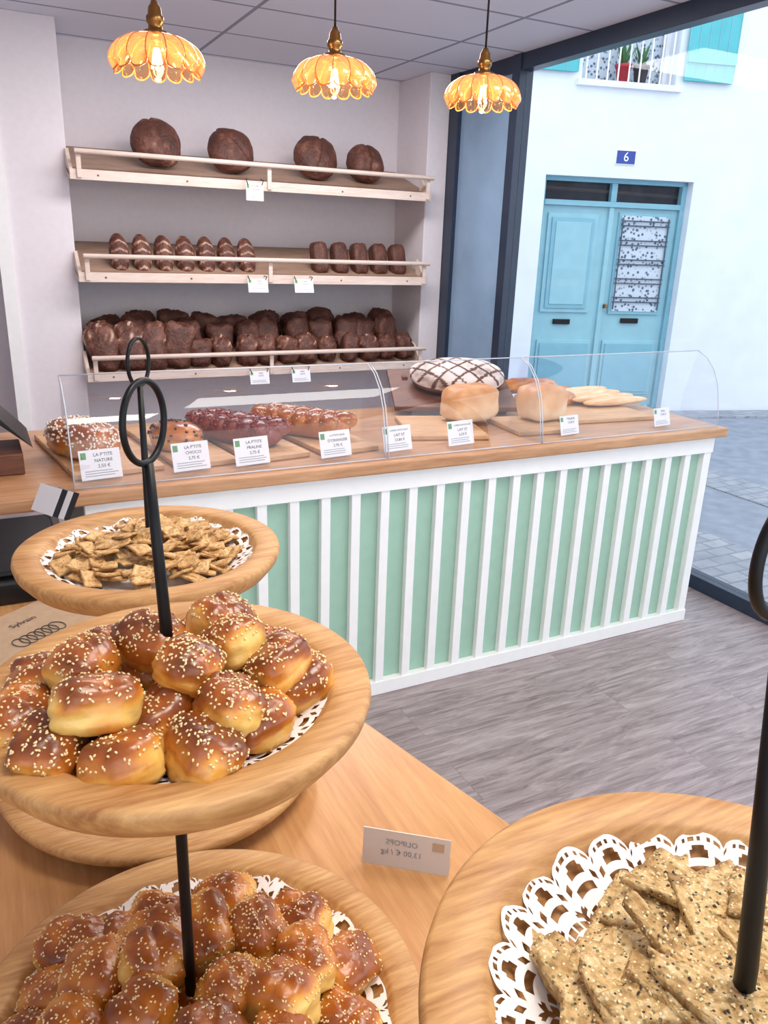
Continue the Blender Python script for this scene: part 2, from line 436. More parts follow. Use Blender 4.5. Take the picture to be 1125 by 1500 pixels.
b.box((mid-.03, y0-.01, .03), (mid+.02, y0+.03, 2.02), M_teal, MF)
b.box((-2.46, y0-.005, 1.0), (-1.93, y0+.03, 1.95), M_teal, MF); b.box((-2.42, y0-.02, 1.04), (-1.97, y0+.03, 1.91), M_teald, MF); b.box((-2.38, y0-.03, 1.08), (-2.01, y0+.03, 1.87), M_teal, MF)
b.box((-2.3, y0-.01, .88), (-2.12, y0+.03, .93), M_black, MF)
gx0, gx1, gz0, gz1 = -1.68, -1.17, 1.02, 1.95
b.box((gx0-.03, y0-.005, gz0-.03), (gx1+.03, y0+.03, gz1+.03), M_teald, MF)
b.box((gx0, y0-.012, gz0), (gx1, y0+.03, gz1), M_lace, MF)
for i in range(5):
    z = gz0+.09+i*.185
    for dd in (0, .045):
        b.box((gx0-.01, y0-.035, z+dd), (gx1+.01, y0-.02, z+dd+.012), M_iron, MF)
for xx in (gx0, gx1-.012):
    b.box((xx, y0-.035, gz0+.02), (xx+.012, y0-.02, gz1-.02), M_iron, MF)
b.box((-1.55, y0-.01, .9), (-1.36, y0+.03, .95), M_black, MF)
b.box((mid+.02, y0-.05, 1.05), (mid+.05, y0, 1.09), M_brass, MF)
b.finish('door_1', bevel=.004)
b = Bd(); b.box((-1.885, -.015, 2.40), (-1.68, 0.0, 2.53), M_white, MF); b.box((-1.877, -.02, 2.408), (-1.688, -.01, 2.522), M_blue, MF)
b.text('6', .12, M_white, MF @ T(-1.782, -.022, 2.465) @ Matrix.Rotation(math.pi/2, 4, 'X')); b.finish('house_number_plate')
for nm, x0, x1 in (('window_shutter', -2.95, wu0-.06), ('window_shutter', wu1+.06, -.80)):
    b = Bd()
    b.box((x0, -.05, wz0+.05), (x1, -.02, wz1), M_shut, MF)
    k = int((x1-x0)/.1)
    for i in range(k+1):
        xx = x0+(x1-x0)*i/k
        b.box((xx-.004, -.054, wz0+.05), (xx+.004, -.05, wz1), M_teald, MF)
    b.box((x0, -.075, wz0+.2), (x1, -.05, wz0+.28), M_shut, MF)
    b.finish(nm, bevel=.003)
b = Bd()
b.box((wu0-.05, -.05, wz0-.05), (wu1+.05, -.001, wz0+.001), M_facade, MF)
b.box((wu0, .3, wz0), (wu1, .33, wz1), M_lace, MF)
for xx in (wu0, (wu0+wu1)/2-.02, wu1-.04): b.box((xx, .2, wz0), (xx+.04, .26, wz1), M_white, MF)
b.box((wu0, .2, wz0), (wu1, .26, wz0+.05), M_white, MF)
for i in range(9):
    xx = wu0+.05+i*(wu1-wu0-.1)/8
    b.box((xx-.006, .02, wz0), (xx+.006, .03, wz0+.55), M_white, MF)
b.box((wu0, .015, wz0+.53), (wu1, .035, wz0+.56), M_white, MF)
b.finish('window_2')
for ux, mt in ((-1.86, M_red2), (-1.68, M_terr)):
    b = Bd(); Mx = MF @ T(ux, .1, wz0)
    b.lathe([(0, 0), (.05, 0), (.07, .14), (.078, .14), (.078, .17), (.06, .17), (.055, .12), (0, .12)], mt, Mx, 20)
    for i in range(26):
        a = rnd.uniform(0, 6.28); l = rnd.uniform(.12, .26); o = rnd.uniform(.02, .07)
        d = V((math.cos(a), math.sin(a), 0))
        w = V((-d.y, d.x, 0))*.014
        p0 = V((0, 0, .13)); p1 = d*o+V((0, 0, .13+l*.6)); p2 = d*o*1.8+V((0, 0, .13+l))
        b.add([p0, p1-w, p2, p1+w], [(0, 1, 2, 3)], M_leaf, False, None, Mx)
    b.finish('potted_plant')

# ------------------------------------------------------------ back counter
b = Bd()
x0, x1, yF, yB = .22, 2.76, 2.29, 3.08
b.box((x0, yF+.02, 0), (x1-.02, yF+.035, .868), M_mint)
b.box((x1-.035, yF+.036, 0), (x1-.02, yB, .868), M_mint)
b.box((x0, yB-.03, 0), (x1-.036, yB-.01, .868), M_white)
b.box((x0, yF-.012, .001), (x1+.01, yF+.0195, .055), M_white)
b.box((x0, yF-.012, .80), (x1+.01, yF+.0195, .869), M_white)
b.box((x1-.0195, yF+.02, .001), (x1+.01, yB, .055), M_white); b.box((x1-.0195, yF+.02, .80), (x1+.01, yB, .869), M_white)
sp = .1107
b.box((x1-.035, yF-.007, .055), (x1+.007, yF+.03, .80), M_white)
for i in range(1, 23):
    xx = x1-.017-i*sp
    b.box((xx-.0165, yF-.006, .055), (xx+.0165, yF+.0195, .80), M_white)
for i in range(1, 7):
    yy = yF+.005+i*sp
    b.box((x1-.0195, yy-.017, .055), (x1+.005, yy+.017, .80), M_white)
b.finish('display_counter_base', bevel=.0015)
b = Bd(); b.box((-.9, 2.25, .87), (2.81, 3.10, .91), M_counter); b.finish('display_countertop', bevel=.006)

FZ = .83
p0 = V((.515, 1.034)); p1 = V((.59, .738)); dr = (p1-p0).normalized()
pa = p0-dr*((2.25-p0.y)/(-dr.y)); pb = p0+dr*2.2
poly = [(pa.x, 2.245), (-.95, 2.245), (-.95, pb.y), (pb.x, pb.y)]
b = Bd(); b.prism(poly, FZ-.045, FZ, M_counterF); b.finish('foreground_countertop', bevel=.004)
poly2 = [(pa.x-.04, 2.23), (-.9, 2.23), (-.9, pb.y+.04), (pb.x-.05, pb.y+.04)]
b = Bd(); b.prism(poly2, 0, FZ-.045, M_white); b.finish('foreground_counter_base')

# ------------------------------------------------------------ bread shelves
SX0, SX1 = .57, 2.88
def shelf(zf):
    b = Bd()
    yf, yb = 5.0, 5.59
    def q(y): return zf+.03+(y-yf)*(.19/(yb-yf))
    for (a0, a1, c0, c1) in ((SX0, SX1, yf+.02, 5.14), (.60, 2.90, 5.14, yb)):
        vs = [(a0, c0, q(c0)), (a1, c0, q(c0)), (a1, c1, q(c1)), (a0, c1, q(c1))]
        vs += [(x, y, z-.018) for x, y, z in vs]
        b.add(vs, [(0, 1, 2, 3), (7, 6, 5, 4), (4, 5, 1, 0), (5, 6, 2, 1), (6, 7, 3, 2), (7, 4, 0, 3)], M_shelfb)
    b.box((SX0, yf, zf), (SX1, yf+.02, zf+.055), M_shelf)
    for xe in (SX0, SX1-.02):
        pr = [(yf+.02, zf), (5.14, zf+.02), (5.14, zf+.17), (yf+.02, zf+.06)]
        vs = [(xe, y, z) for y, z in pr]+[(xe+.02, y, z) for y, z in pr]
        b.add(vs, [(0, 1, 2, 3), (7, 6, 5, 4), (0, 4, 5, 1), (1, 5, 6, 2), (2, 6, 7, 3), (3, 7, 4, 0)], M_shelf)
    zr = zf+.145
    for xx in (SX0+.05, (SX0+SX1)/2, SX1-.03):
        b.box((xx-.013, yf-.012, zf+.01), (xx+.013, yf, zr+.012), M_shelf)
    b.tube([(SX0+.03, yf-.025, zr), (SX1, yf-.025, zr)], .014, M_shelf, 12)
    for i in range(5):
        xx = SX0+.15+i*.5
        b.tube([(xx, yf-.003, zf+.027), (xx, yf+.002, zf+.027)], .006, M_brass, 8)
    b.finish('bread_shelf', bevel=.002)
    return q
ZS = [1.885, 1.335, .755]
Q = [shelf(z) for z in ZS]

def darkfn(fl=0.0):
    def fn(p, nz):
        a = .40+.30*nz
        if fl and p.z > .2: a += fl*max(0, mn.noise(p*4.1+V((3, 7, 1)))) * 1.4
        return a
    return fn
lean = math.radians(62)
b = Bd()
for xx, s in ((1.10, .148), (1.56, .142), (2.13, .145), (2.49, .13)):
    gr = rnd.uniform(-.5, .9)
    def crease(p, gr=gr):
        d = abs(p.x*math.cos(gr)+p.y*math.sin(gr)-.15+.15*p.y*p.y)
        return p*(1-.12*math.exp(-(d/.06)**2)*(1 if p.z > 0 else 0))
    b.blob((xx, 5.24, Q[0](5.24)+s*.90), (s, s, .085), M_dk, Rx(lean), 2.2, .06, 1.6, darkfn(.3), 60, 36, -2, crease)
b.finish('round_loaves')
b = Bd()
for i in range(7):
    xx = .83+i*.132
    b.blob((xx, 5.17, Q[1](5.17)+.072), (.125, .058, .052), M_dk, (Rx(math.radians(-24)) @ Ry(math.radians(-90)) @ Rx(math.radians(90))), 2.1, .04, 1.3,
           (lambda p, nz: .90+.3*nz if (math.sin(p.x*15+abs(p.y)*3) > .6 and abs(p.x) < .85) else .42+.3*nz), 36, 48, -2)
b.finish('striped_loaves')
b = Bd()
for i in range(5):
    xx = 2.13+i*.148
    b.blob((xx, 5.17, Q[1](5.17)+.075), (.054, .05, .105), M_dk, Rx(math.radians(-18)), 5, .06, 1.5, darkfn(), 24, 18, -2)
b.finish('tin_loaves')
b = Bd()
def pan(x, y, z, w, d, h, fl):
    def shp(p):
        q = p.copy()
        if q.z > .3: q.z = .3+(q.z-.3)*1.25
        q.x *= 1+.14*max(0, q.z)
        return q
    b.blob((x, y, z), (w, d, h), M_dk, Rz(rnd.uniform(-.2, .2)) @ Rx(rnd.uniform(-.4, -.05)) @ Ry(rnd.uniform(-.25, .25)), rnd.uniform(2.4, 4.2), .14, 2.2, darkfn(fl), 28, 22, -2, shp, .7)
q3 = Q[2]
xs = np.linspace(.70, 2.76, 15)
for i, x in enumerate(xs):
    big = x < 1.15
    w = .095 if big else rnd.uniform(.062, .075)
    h = .13 if big else .085
    pan(x+rnd.uniform(-.02, .02), 5.11, q3(5.11)+h*.86, w, .07, h+rnd.uniform(-.01, .015), rnd.choice([0, .3, .7, 1.0]))
for i, x in enumerate(np.linspace(.72, 2.72, 12)):
    pan(x+rnd.uniform(-.03, .03), 5.27, q3(5.27)+.10, .085, .07, .10+rnd.uniform(-.02, .025), rnd.choice([0, .3]))
for i, x in enumerate(np.linspace(.74, 2.72, 10)):
    pan(x+rnd.uniform(-.03, .03), 5.43, q3(5.43)+.09, .095, .07, .09+rnd.uniform(-.02, .03), 0)
b.finish('dark_loaves')

# ------------------------------------------------------------ labels
def label(x, y, z, w, h, lines, back=.12, yaw=0.0, name='price_label', stand=True):
    b = Bd()
    M = T(x, y, z) @ Matrix.Rotation(yaw, 4, 'Z') @ Matrix.Rotation(math.pi/2-back, 4, 'X')
    b.box((-w/2, 0, -.0012), (w/2, h, .0), M_label, M)
    if stand:
        b.box((-w/2, 0, -.03), (w/2, .0012, 0), M_acryl, M)
    else:
        for sx in (-w*.4, w*.4):
            b.tube([(sx, h*.9, .002), (sx+.01*(1 if sx > 0 else -1), h*1.15, .002), (sx, h*1.25, -.02)], .003, M_blackpl, 6, False, M)
    b.box((-w*.46, h*.70, 0), (-w*.33, h*.92, .0006), M_green, M)
    for i, t in enumerate(lines):
        yy = h*(.82-.19*i)
        b.text(t, min(h*.155, w*1.05/len(t)), M_ink, M @ T(w*.08, yy, .0008))
    for k in range(3):
        b.box((-w*.4, h*(.28-.08*k), 0), (w*rnd.uniform(.25, .42), h*(.30-.08*k), .0006), M_inkl, M)
    b.finish(name)
LB = [(.285, ['LA P\'TITE', 'NATURE', '2,50 €']), (.55, ['LA P\'TITE', 'CHOCO', '2,75 €']), (.745, ['LA P\'TITE', 'PRALINE', '2,75 €']), (1.035, ['LA P\'TITE FLEUR', 'D\'ORANGER', '2,95 €']),
      (1.27, ['CARRE CHOCOLAT', 'LAIT ET', '23,80 €']), (1.53, ['CARRE CHOCOLAT', 'LAIT ET', '6,50 €']), (2.03, ['TOURTE', '13,90 €']), (2.52, ['PAIN', '13,90 €'])]
for x, l in LB: label(x, 2.345, .919, .118 if x < 1.9 else .1, .088 if x < 1.9 else .075, l, .25, .12)
label(1.62, 4.96, ZS[0]-.06, .11, .1, ['TOURTE', '9,50 €'], .0, 0, stand=False)
for x, z in ((1.63, ZS[1]), (1.94, ZS[1]), (1.63, ZS[2]), (1.92, ZS[2])):
    label(x, 4.95, z-.05, .13, .085, ['PAIN', '4,20 €'], .25, 0, stand=False)

# ------------------------------------------------------------ acrylic sneeze guards
def guard(xa, xb):
    b = Bd()
    prof = [(2.285, .912), (2.30, 1.0), (2.32, 1.08), (2.35, 1.14), (2.395, 1.185), (2.45, 1.21)]
    n = len(prof)
    vs = [(xa, y, z) for y, z in prof]+[(xb, y, z) for y, z in prof]
    b.add(vs, [(i, n+i, n+i+1, i+1) for i in range(n-1)], M_acryl, True)
    for xx in (xa, xb): b.tube([(xx, y, z) for y, z in prof], .0022, M_acedge, 6)
    b.tube([(xa, prof[-1][0], prof[-1][1]), (xb, prof[-1][0], prof[-1][1])], .0022, M_acedge, 6)
    b.tube([(xa, prof[0][0], prof[0][1]+.002), (xb, prof[0][0], prof[0][1]+.002)], .002, M_acedge, 6)
    fin = prof+[(2.50, 1.0), (2.50, .912)]
    for xx in (xa, xb):
        b.add([(xx, y, z) for y, z in fin], [tuple(range(len(fin)))], M_acryl)
    b.finish('acrylic_sneeze_guard')
guard(.20, 1.19); guard(1.20, 1.84); guard(1.85, 2.78)

# ------------------------------------------------------------ products on the counter
def board(name, cx, cy, w, l, yaw, z=.911, t=.018):
    b = Bd(); M = T(cx, cy, z) @ Matrix.Rotation(yaw, 4, 'Z')
    b.box((-w/2, -l/2, 0), (w/2, l/2, t), M_board, M); return b.finish(name, bevel=.004)
for cx_, cy_, w_, l_ in ((.31, 2.68, .27, .58), (.58, 2.68, .2, .58), (.82, 2.68, .22, .58), (1.08, 2.68, .22, .58)):
    board('serving_board', cx_, cy_, w_, l_, .12)
b = Bd(); s = (.15, .082, .062)
sf, M = b.blob((.265, 2.62, .978), s, M_bri, Rz(math.radians(-68)), 2.6, .10, 2.2, lambda p, nz: .5+.4*nz+.3*p.z, 40, 24, -.7)
b.seeds(sf, M, s, 420, M_pearl, (.005, .0045, .004), 0)
b.finish('sugar_brioche')
b = Bd(); s = (.10, .075, .052)
sf, M = b.blob((.56, 2.60, .968), s, M_bri, Rz(-1.1), 2.3, .08, 2, lambda p, nz: .35+.4*nz+.3*p.z, 32, 20, -.7)
b.seeds(sf, M, s, 70, M_seedd, (.007, .006, .004), 0); b.finish('chocolate_chip_brioche')
def braid(name, c, yaw, mat, pearls=None, n=5, L=.32, wd=1.0):
    b = Bd()
    R = Rz(yaw)
    b.blob(c, (L/2, .066*wd, .045), mat, R, 3, .05, 2, None, 26, 14, -.8)
    for i in range(n):
        for sgn in (-1, 1):
            t = (i+.5)/n-.5+(.5/n*.5*sgn)
            off = R @ V((t*L*.92, sgn*.031*wd, .024))
            s = (.050, .036*wd, .032)
            sf, M = b.blob(V(c)+off, s, mat, R @ Rz(sgn*.9), 2.1, .08, 2, lambda p, nz: .45+.5*p.z+.4*nz, 20, 12, -2)
            if pearls: b.seeds(sf, M, s, 26, pearls, (.006, .005, .004) if pearls is M_praline else (.003, .003, .002), 0)
    b.finish(name)
braid('praline_brioche', (.775, 2.63, .968), math.radians(-55), M_red, M_praline, 6, .36)
braid('braided_brioche', (1.03, 2.66, .968), math.radians(-52), M_bri, M_pearl, 6, .38)

b = Bd()
M = T(1.88, 3.0, .911) @ Matrix.Rotation(-.35, 4, 'Z')
for sx in (-.22, .2):
    b.box((sx, -.14, 0), (sx+.025, .14, .05), M_brownbox, M)
    b.box((sx, .03, 0), (sx+.025, .10, .13), M_brownbox, M)
vs = [(-.28, -.2, .02), (.26, -.2, .02), (.26, .13, .13), (-.28, .13, .13)]; vs += [(x, y, z+.02) for x, y, z in vs]
b.add(vs, [(3, 2, 1, 0), (4, 5, 6, 7), (0, 1, 5, 4), (1, 2, 6, 5), (2, 3, 7, 6), (3, 0, 4, 7)], M_brownbox, False, None, M)
b.finish('bread_display_stand', bevel=.003)
b = Bd()
def lat(p, nz):
    u = (p.x*1.6+p.y)*4.6; v = (p.x*1.6-p.y)*4.6
    d = min(abs(math.sin(u)), abs(math.sin(v)))
    return (.12 if d < .22 else .64)+.3*nz if p.z > -.1 else .25+nz*.2
b.blob((1.88, 2.96, .911+.10+.048), (.21, .13, .052), M_flour, Rz(-.45) @ Rx(math.radians(20)), 2.3, .04, 1.2, lat, 110, 64, -.8)
b.finish('floured_lattice_loaf')
board('serving_board', 1.60, 2.62, .3, .36, -.3)
board('serving_board', 2.40, 2.68, .46, .36, -.1)
board('serving_board', 1.98, 2.54, .26, .28, -.1)
def pn(p, nz): return .35+.5*p.z+.3*nz
b = Bd()
for (x, y, w) in ((1.76, 2.66, .115), (2.06, 2.58, .095)):
    b.blob((x, y, .911+.02+.072), (w, .08, .072), M_pale, Rz(.1), 4, .07, 1.8, pn, 36, 24, -1.2)
b.finish('sandwich_loaves')
b = Bd()
for (x, y, z, a, l) in ((2.24, 2.90, .952, .5, .12), (2.34, 2.82, .952, .2, .13), (2.42, 2.95, .952, -.1, .14), (2.26, 3.0, .99, .1, .14), (2.3, 2.9, 1.0, .3, .11)):
    b.blob((x, y, z), (l, .05, .038), M_bri, Rz(a), 2.1, .1, 2.5, lambda p, nz: .35+.6*nz+.2*p.z, 26, 14, -.8)
b.finish('small_loaves')
b = Bd()
for i in range(4):
    b.blob((2.60-.02*i, 2.72+.06*i, .95+.006*i), (.19, .035, .02), M_pale, Rz(.05*i), 2.1, .06, 3, lambda p, nz: .35+.5*nz, 30, 12, -.8)
b.finish('flat_baguettes')

# ------------------------------------------------------------ tiered stands
def dish(b, R, M, deep=.026):
    pr = [(0, -.046), (R*.5, -.046), (R*.6, -.045), (R*.78, -.040), (R*.92, -.030), (R*.985, -.016), (R, -.007), (R-.001, -.002), (R-.004, 0.0), (R-.030, -.0015), (R-.034, -.004), (R-.042, -deep*.62), (R-.055, -deep*.9), (R-.07, -deep), (0, -deep)]
    b.lathe(pr, M_plate, M, 128)
def doily(name, R, M, lobes=26):
    b = Bd(); nu, nv = lobes*16, 30
    r0 = R*.45; vs = []; fs = []
    def zz(r, a):
        t = min(1, max(0, (r-R*.6)/(R*.4)))
        return -.0235+.018*t**1.6+.0022*math.sin(a*9)*t+.0015*math.sin(a*23+1)*t
    for j in range(nv+1):
        for i in range(nu):
            a = 2*math.pi*i/nu
            lob = abs(math.cos(a*lobes/2))
            ro = R*(.93+.07*lob**.6)
            r = r0+(ro-r0)*j/nv
            vs.append((r*math.cos(a), r*math.sin(a), zz(r, a)))
    def hole(i, j):
        a = ((i+.5)*lobes/nu) % 1.0
        ca = abs(a-.5)
        tip = .5-ca
        v = (j+.5)/nv
        if (tip/.22)**2+((v-.84)/.055)**2 < 1: return True
        if ((tip-.36)/.08)**2+((v-.80)/.04)**2 < 1: return True
        if (tip/.30)**2+((v-.70)/.03)**2 < 1: return True
        if ((ca)/.2)**2+((v-.62)/.04)**2 < 1: return True
        if .5 < v < .56 and (a*4 % 1) > .35: return True
        if .93 < v < .965 and (a*6 % 1) > .45: return True
        return False
    for j in range(nv):
        for i in range(nu):
            if hole(i, j): continue
            k = (i+1) % nu
            fs.append((j*nu+i, (j+1)*nu+i, (j+1)*nu+k, j*nu+k))
    vs.append((0, 0, -.0235)); c = len(vs)-1
    for i in range(nu): fs.append((c, i, (i+1) % nu))
    b.add(vs, fs, M_paper, True, None, M)
    return b.finish(name)

def stand(x, y, zu, Ru, zl, Rl, ztop, ring_r, yaw, leanv=(0, 0), off=(0, 0)):
    b = Bd()
    dish(b, Ru, T(x, y, zu)); dish(b, Rl, T(x, y, zl))
    lx, ly = leanv
    def ax(z): return V((x+off[0]+lx*max(0, z-zu), y+off[1]+ly*max(0, z-zu), z))
    b.tube([ax(zl-.024), ax(zl+.1), ax(zu-.02), ax(zu+.03), ax(zu+.1), ax(ztop-2*ring_r)], [.0052, .0052, .0052, .0052, .0046, .0038], M_black, 12)
    b.lathe([(0, 0), (.016, 0), (.016, .004), (.007, .009), (0, .009)], M_black, T(x+off[0], y+off[1], zu-.021), 20)
    c = ax(ztop-ring_r)
    d = V((math.cos(yaw), math.sin(yaw), 0))
    b.tube([c+d*(ring_r*.86*math.cos(a))+V((0, 0, ring_r*math.sin(a))) for a in np.linspace(0, 2*math.pi, 48, endpoint=False)], .0026, M_black, 8, True)
    return b.finish('tiered_serving_stand')
RT = V((.887, -.462, 0)); FW = V((.462, .887, 0))
S1 = (.117, .583); S2 = (.180, 1.034); S3 = (.304, .165)
stand(S1[0], S1[1], 1.25, .160, FZ+.047, .226, 1.500, .031, math.radians(46), (RT*-.04)[:2], (RT*-.006)[:2])
stand(S2[0], S2[1], 1.20, .175, FZ+.047, .230, 1.478, .030, math.radians(50), (RT*.0)[:2])
stand(S3[0], S3[1], 1.25, .168, FZ+.047, .226, 1.517, .026, math.radians(6), (RT*-.10)[:2], (RT*-.010)[:2])
doily('paper_doily', .133, T(S1[0], S1[1], 1.25)); doily('paper_doily', .198, T(S1[0], S1[1], FZ+.047))
doily('paper_doily', .145, T(S2[0], S2[1], 1.20)); doily('paper_doily', .134, T(S3[0], S3[1], 1.25))

def bun(b, x, y, z, s, tn=0.0):
    R = Rz(rnd.uniform(0, 6.28)) @ Rx(rnd.uniform(-.4, .4)) @ Ry(rnd.uniform(-.35, .35))
    size = (s*rnd.uniform(1.0, 1.2), s*rnd.uniform(.86, 1.0), s*rnd.uniform(.78, .9))
    ph = rnd.uniform(-.3, .3); cut = rnd.uniform(-.35, .35); tone = rnd.uniform(-.1, .1)+tn
    def fn(p, nz):
        a = .38+tone+.42*max(-.5, p.z)+.35*nz
        if abs(p.x) > .76: a -= .30*(abs(p.x)-.76)/.2
        if abs(p.z+.2-ph*.5*p.y) < .11: a -= .16
        return max(0, min(1, a))
    def shp(p):
        g = .08*math.exp(-((p.x-cut-.2*p.y)/.09)**2)*max(0, p.z+.2)
        g += .05*math.exp(-((p.z+.22)/.09)**2)
        return p*(1-g)
    sf, M = b.blob((x, y, z), size, M_bun, R, rnd.uniform(2.5, 3.7), .12, 1.4, fn, 36, 24, -.85, shp, .7)
    b.seeds(sf, M, size, rnd.randint(100, 190), M_sesame, (.0018, .0011, .0008), .3)
def place(b, S, z0, L, s, step, tn=0.0):
    for r, f, h in L:
        p = V((S[0], S[1], 0))+RT*r+FW*f
        bun(b, p.x, p.y, z0+h*step, s*rnd.uniform(.92, 1.08), tn)
k = .873
UP = [(-.014, -.122, 0), (-.078, -.108, 0), (-.122, -.070, 0), (.048, -.105, 0), (.085, -.055, 0), (-.125, -.01, 0), (.112, .01, 0), (0, -.06, 0), (-.06, -.04, 0), (-.09, .05, 0), (-.03, .03, 0), (.045, .03, 0), (.08, .06, 0), (0, .08, 0), (-.05, .08, 0),
      (-.046, -.085, 1), (.02, -.035, 1.35), (-.08, -.025, 1), (.05, .02, 1.2), (-.03, .015, 1.2), (.03, .055, 1.3), (.062, -.065, .6), (.095, 0, .8)]
b = Bd(); place(b, S1, 1.25-.026+.024, [(r*k, f*k, h) for r, f, h in UP], .0262, .026, .02); b.finish('sesame_rolls')
LO = [(-.153, .068, 0), (.092, .115, 0), (.15, .06, 0), (0, .13, .3), (-.07, .11, 0), (-.15, .01, 0), (.155, -.01, 0), (-.156, -.04, 0), (-.1, .07, 0), (.05, .09, 0), (-.02, .08, 0), (.1, .05, 0), (0, .02, 0), (-.06, .03, 0), (.06, .02, 0), (.14, -.07, 0), (-.12, -.1, 0), (-.05, -.14, 0), (.03, -.15, 0), (.1, -.12, 0), (0, -.05, 0), (-.06, -.06, 0), (.07, -.05, 0), (0, -.1, 0),
      (-.056, .05, 1), (.052, .065, 1), (.11, .03, 1), (-.005, .06, 1), (-.105, .0, 1), (.04, -.012, 1.1), (.09, -.02, 1.1), (-.042, -.045, 1.2), (.031, -.07, 1.2), (.1, -.075, 1), (-.1, -.065, 1), (-.04, -.1, 1), (-.045, .01, 1.3)]
b = Bd(); place(b, S1, FZ+.047-.026+.029, [(r*.94, f*.94, h) for r, f, h in LO], .0315, .040, -.12); b.finish('sesame_rolls')

def cracker(b, c, R, pts, t, mat, sub=7, rag=.05):
    n = len(pts); sd = V((rnd.uniform(0, 99), rnd.uniform(0, 99), 0))
    M = Matrix.Translation(c) @ R.to_4x4()
    vs = []; at = []; fs = []; bd = []
    for i in range(n):
        p = V(pts[i]).to_3d(); q = V(pts[(i+1) % n]).to_3d()
        for k in range(sub):
            bd.append(p.lerp(q, k/sub))
    m = len(bd); rings = 6
    L = max(p.length for p in bd)
    for side in (1, -1):
        for r in range(rings+1):
            f = 1-r/(rings+.6)
            for p in bd:
                w = p*f
                nz = mn.noise(w*(1.3/L)+sd*1.0); nz2 = mn.noise(w*(10/L)+sd)
                if r == 0: w = w*(1+rag*nz2)
                z = nz*t*.7+nz2*t*.22+side*t*(.5 if r > 0 else .36)
                vs.append((w.x, w.y, z)); at.append(.5+.4*nz2+.3*nz-(.15 if r == 0 else 0))
    for si, side in enumerate((1, -1)):
        o = si*(rings+1)*m
        for r in range(rings):
            for i in range(m):
                k2 = (i+1) % m
                f = (o+r*m+i, o+r*m+k2, o+(r+1)*m+k2, o+(r+1)*m+i)
                fs.append(f if side == 1 else f[::-1])
        f = tuple(o+rings*m+i for i in range(m)); fs.append(f if side == 1 else f[::-1])
    o = (rings+1)*m
    for i in range(m):
        k2 = (i+1) % m; fs.append((i, o+i, o+k2, k2))
    b.add(vs, fs, mat, True, at, M)
    return M, L
b = Bd()
for i in range(150):
    a = rnd.uniform(0, 6.28); r = .115*math.sqrt(rnd.uniform(0, 1)); h = (1-(r/.13)**2)*.038*rnd.uniform(.2, 1)
    w = rnd.uniform(.010, .016); l = rnd.uniform(.012, .021)
    pts = [(-w, -l), (w*rnd.uniform(.7, 1), -l), (w, l*rnd.uniform(.7, 1)), (-w*rnd.uniform(.7, 1), l)]
    cracker(b, (S2[0]+r*math.cos(a), S2[1]+r*math.sin(a), 1.20-.017+h), Rz(rnd.uniform(0, 6.28)) @ Rx(rnd.uniform(-.5, .5)) @ Ry(rnd.uniform(-.3, .3)), pts, .0036, M_crs, sub=3)
b.finish('seed_crackers')
b = Bd()
NC = 66
for i in range(NC):
    u = i/NC
    a = i*2.39996+rnd.uniform(-.3, .3); r = .098*math.sqrt(rnd.random()*(1-.45*u)); h = (1-(r/.125)**2)*.036*(.05+.95*u)
    L = rnd.uniform(.032, .046)
    c_ = rnd.random()
    j = lambda: rnd.uniform(-.08, .08)*L
    if c_ < .35: pts = [(L*.95, j()-L*.08), (L*.85, L*.12), (L*.2, L*.38+j()), (-L*.7, L*.55+j()), (-L*rnd.uniform(.55, .8), -L*.42), (L*.1, -L*.3+j())]
    elif c_ < .75: pts = [(L, -L*.22+j()), (L*.8, L*.32+j()), (-L*.3, L*.42+j()), (-L*.95, L*.3), (-L*.8, -L*.32+j()), (0, -L*.36)]
    else: pts = [(L*1.1, -L*.08), (L*.95, L*.16), (L*.2, L*.26+j()), (-L, L*.22), (-L*1.05, -L*.14), (0, -L*.24+j())]
    tl_ = .14 if r < .06 else .22
    M, LL = cracker(b, (S3[0]+r*math.cos(a), S3[1]+r*math.sin(a), 1.25-.016+h), Rz(rnd.uniform(0, 6.28)) @ Rx(rnd.uniform(-tl_, tl_)) @ Ry(rnd.uniform(-.12, .12)), pts, .0052, M_crk, sub=8, rag=.05)
    for _ in range(26):
        w = V((rnd.uniform(-.6, .5)*LL, rnd.uniform(-.2, .22)*LL, .0034))
        MM = M @ Matrix.Translation(w) @ Matrix.Rotation(rnd.uniform(0, 6), 4, 'Z')
        sc = (.0014, .0007, .0007)
        vs = [(sc[0]*math.cos(q*math.pi/3), sc[1]*math.sin(q*math.pi/3), -.001) for q in range(6)]+[(0, 0, sc[2])]
        b.add(vs, [(q, (q+1) % 6, 6) for q in range(6)], rnd.choice([M_seedd, M_sesame, M_sesame]), True, None, MM)
b.finish('seed_crackers')

b = Bd()
a0 = V((.372, .742)); a1 = V((.462, .672)); yw = math.atan2(a1.y-a0.y, a1.x-a0.x); Lc = (a1-a0).length
M = T(a0.x, a0.y, FZ+.002) @ Matrix.Rotation(yw, 4, 'Z') @ Matrix.Rotation(math.radians(84), 4, 'X')
M_clear = plain('frosted_card', srgb(200, 190, 182), .2, nscale=10, var=.02, bmp=0)
b.box((0, 0, 0), (Lc, .052, .0015), M_clear, M)
b.box((0, 0, -.035), (Lc, .0015, 0), M_acryl, M)
b.tube([(0, .001, -.035), (Lc, .001, -.035)], .0008, M_acedge, 6, False, M)
Mb = M @ T(Lc*.45, .036, .002) @ Matrix.Scale(-1, 4, (1, 0, 0))
b.text('OLIPOPS', .011, M_inkl, Mb); b.text('13,00 € / kg', .011, M_inkl, Mb @ T(0, -.014, 0))
b.box((Lc*.8, .033, .0015), (Lc*.93, .045, .0022), M_kraft, M)
b.finish('price_card_holder')

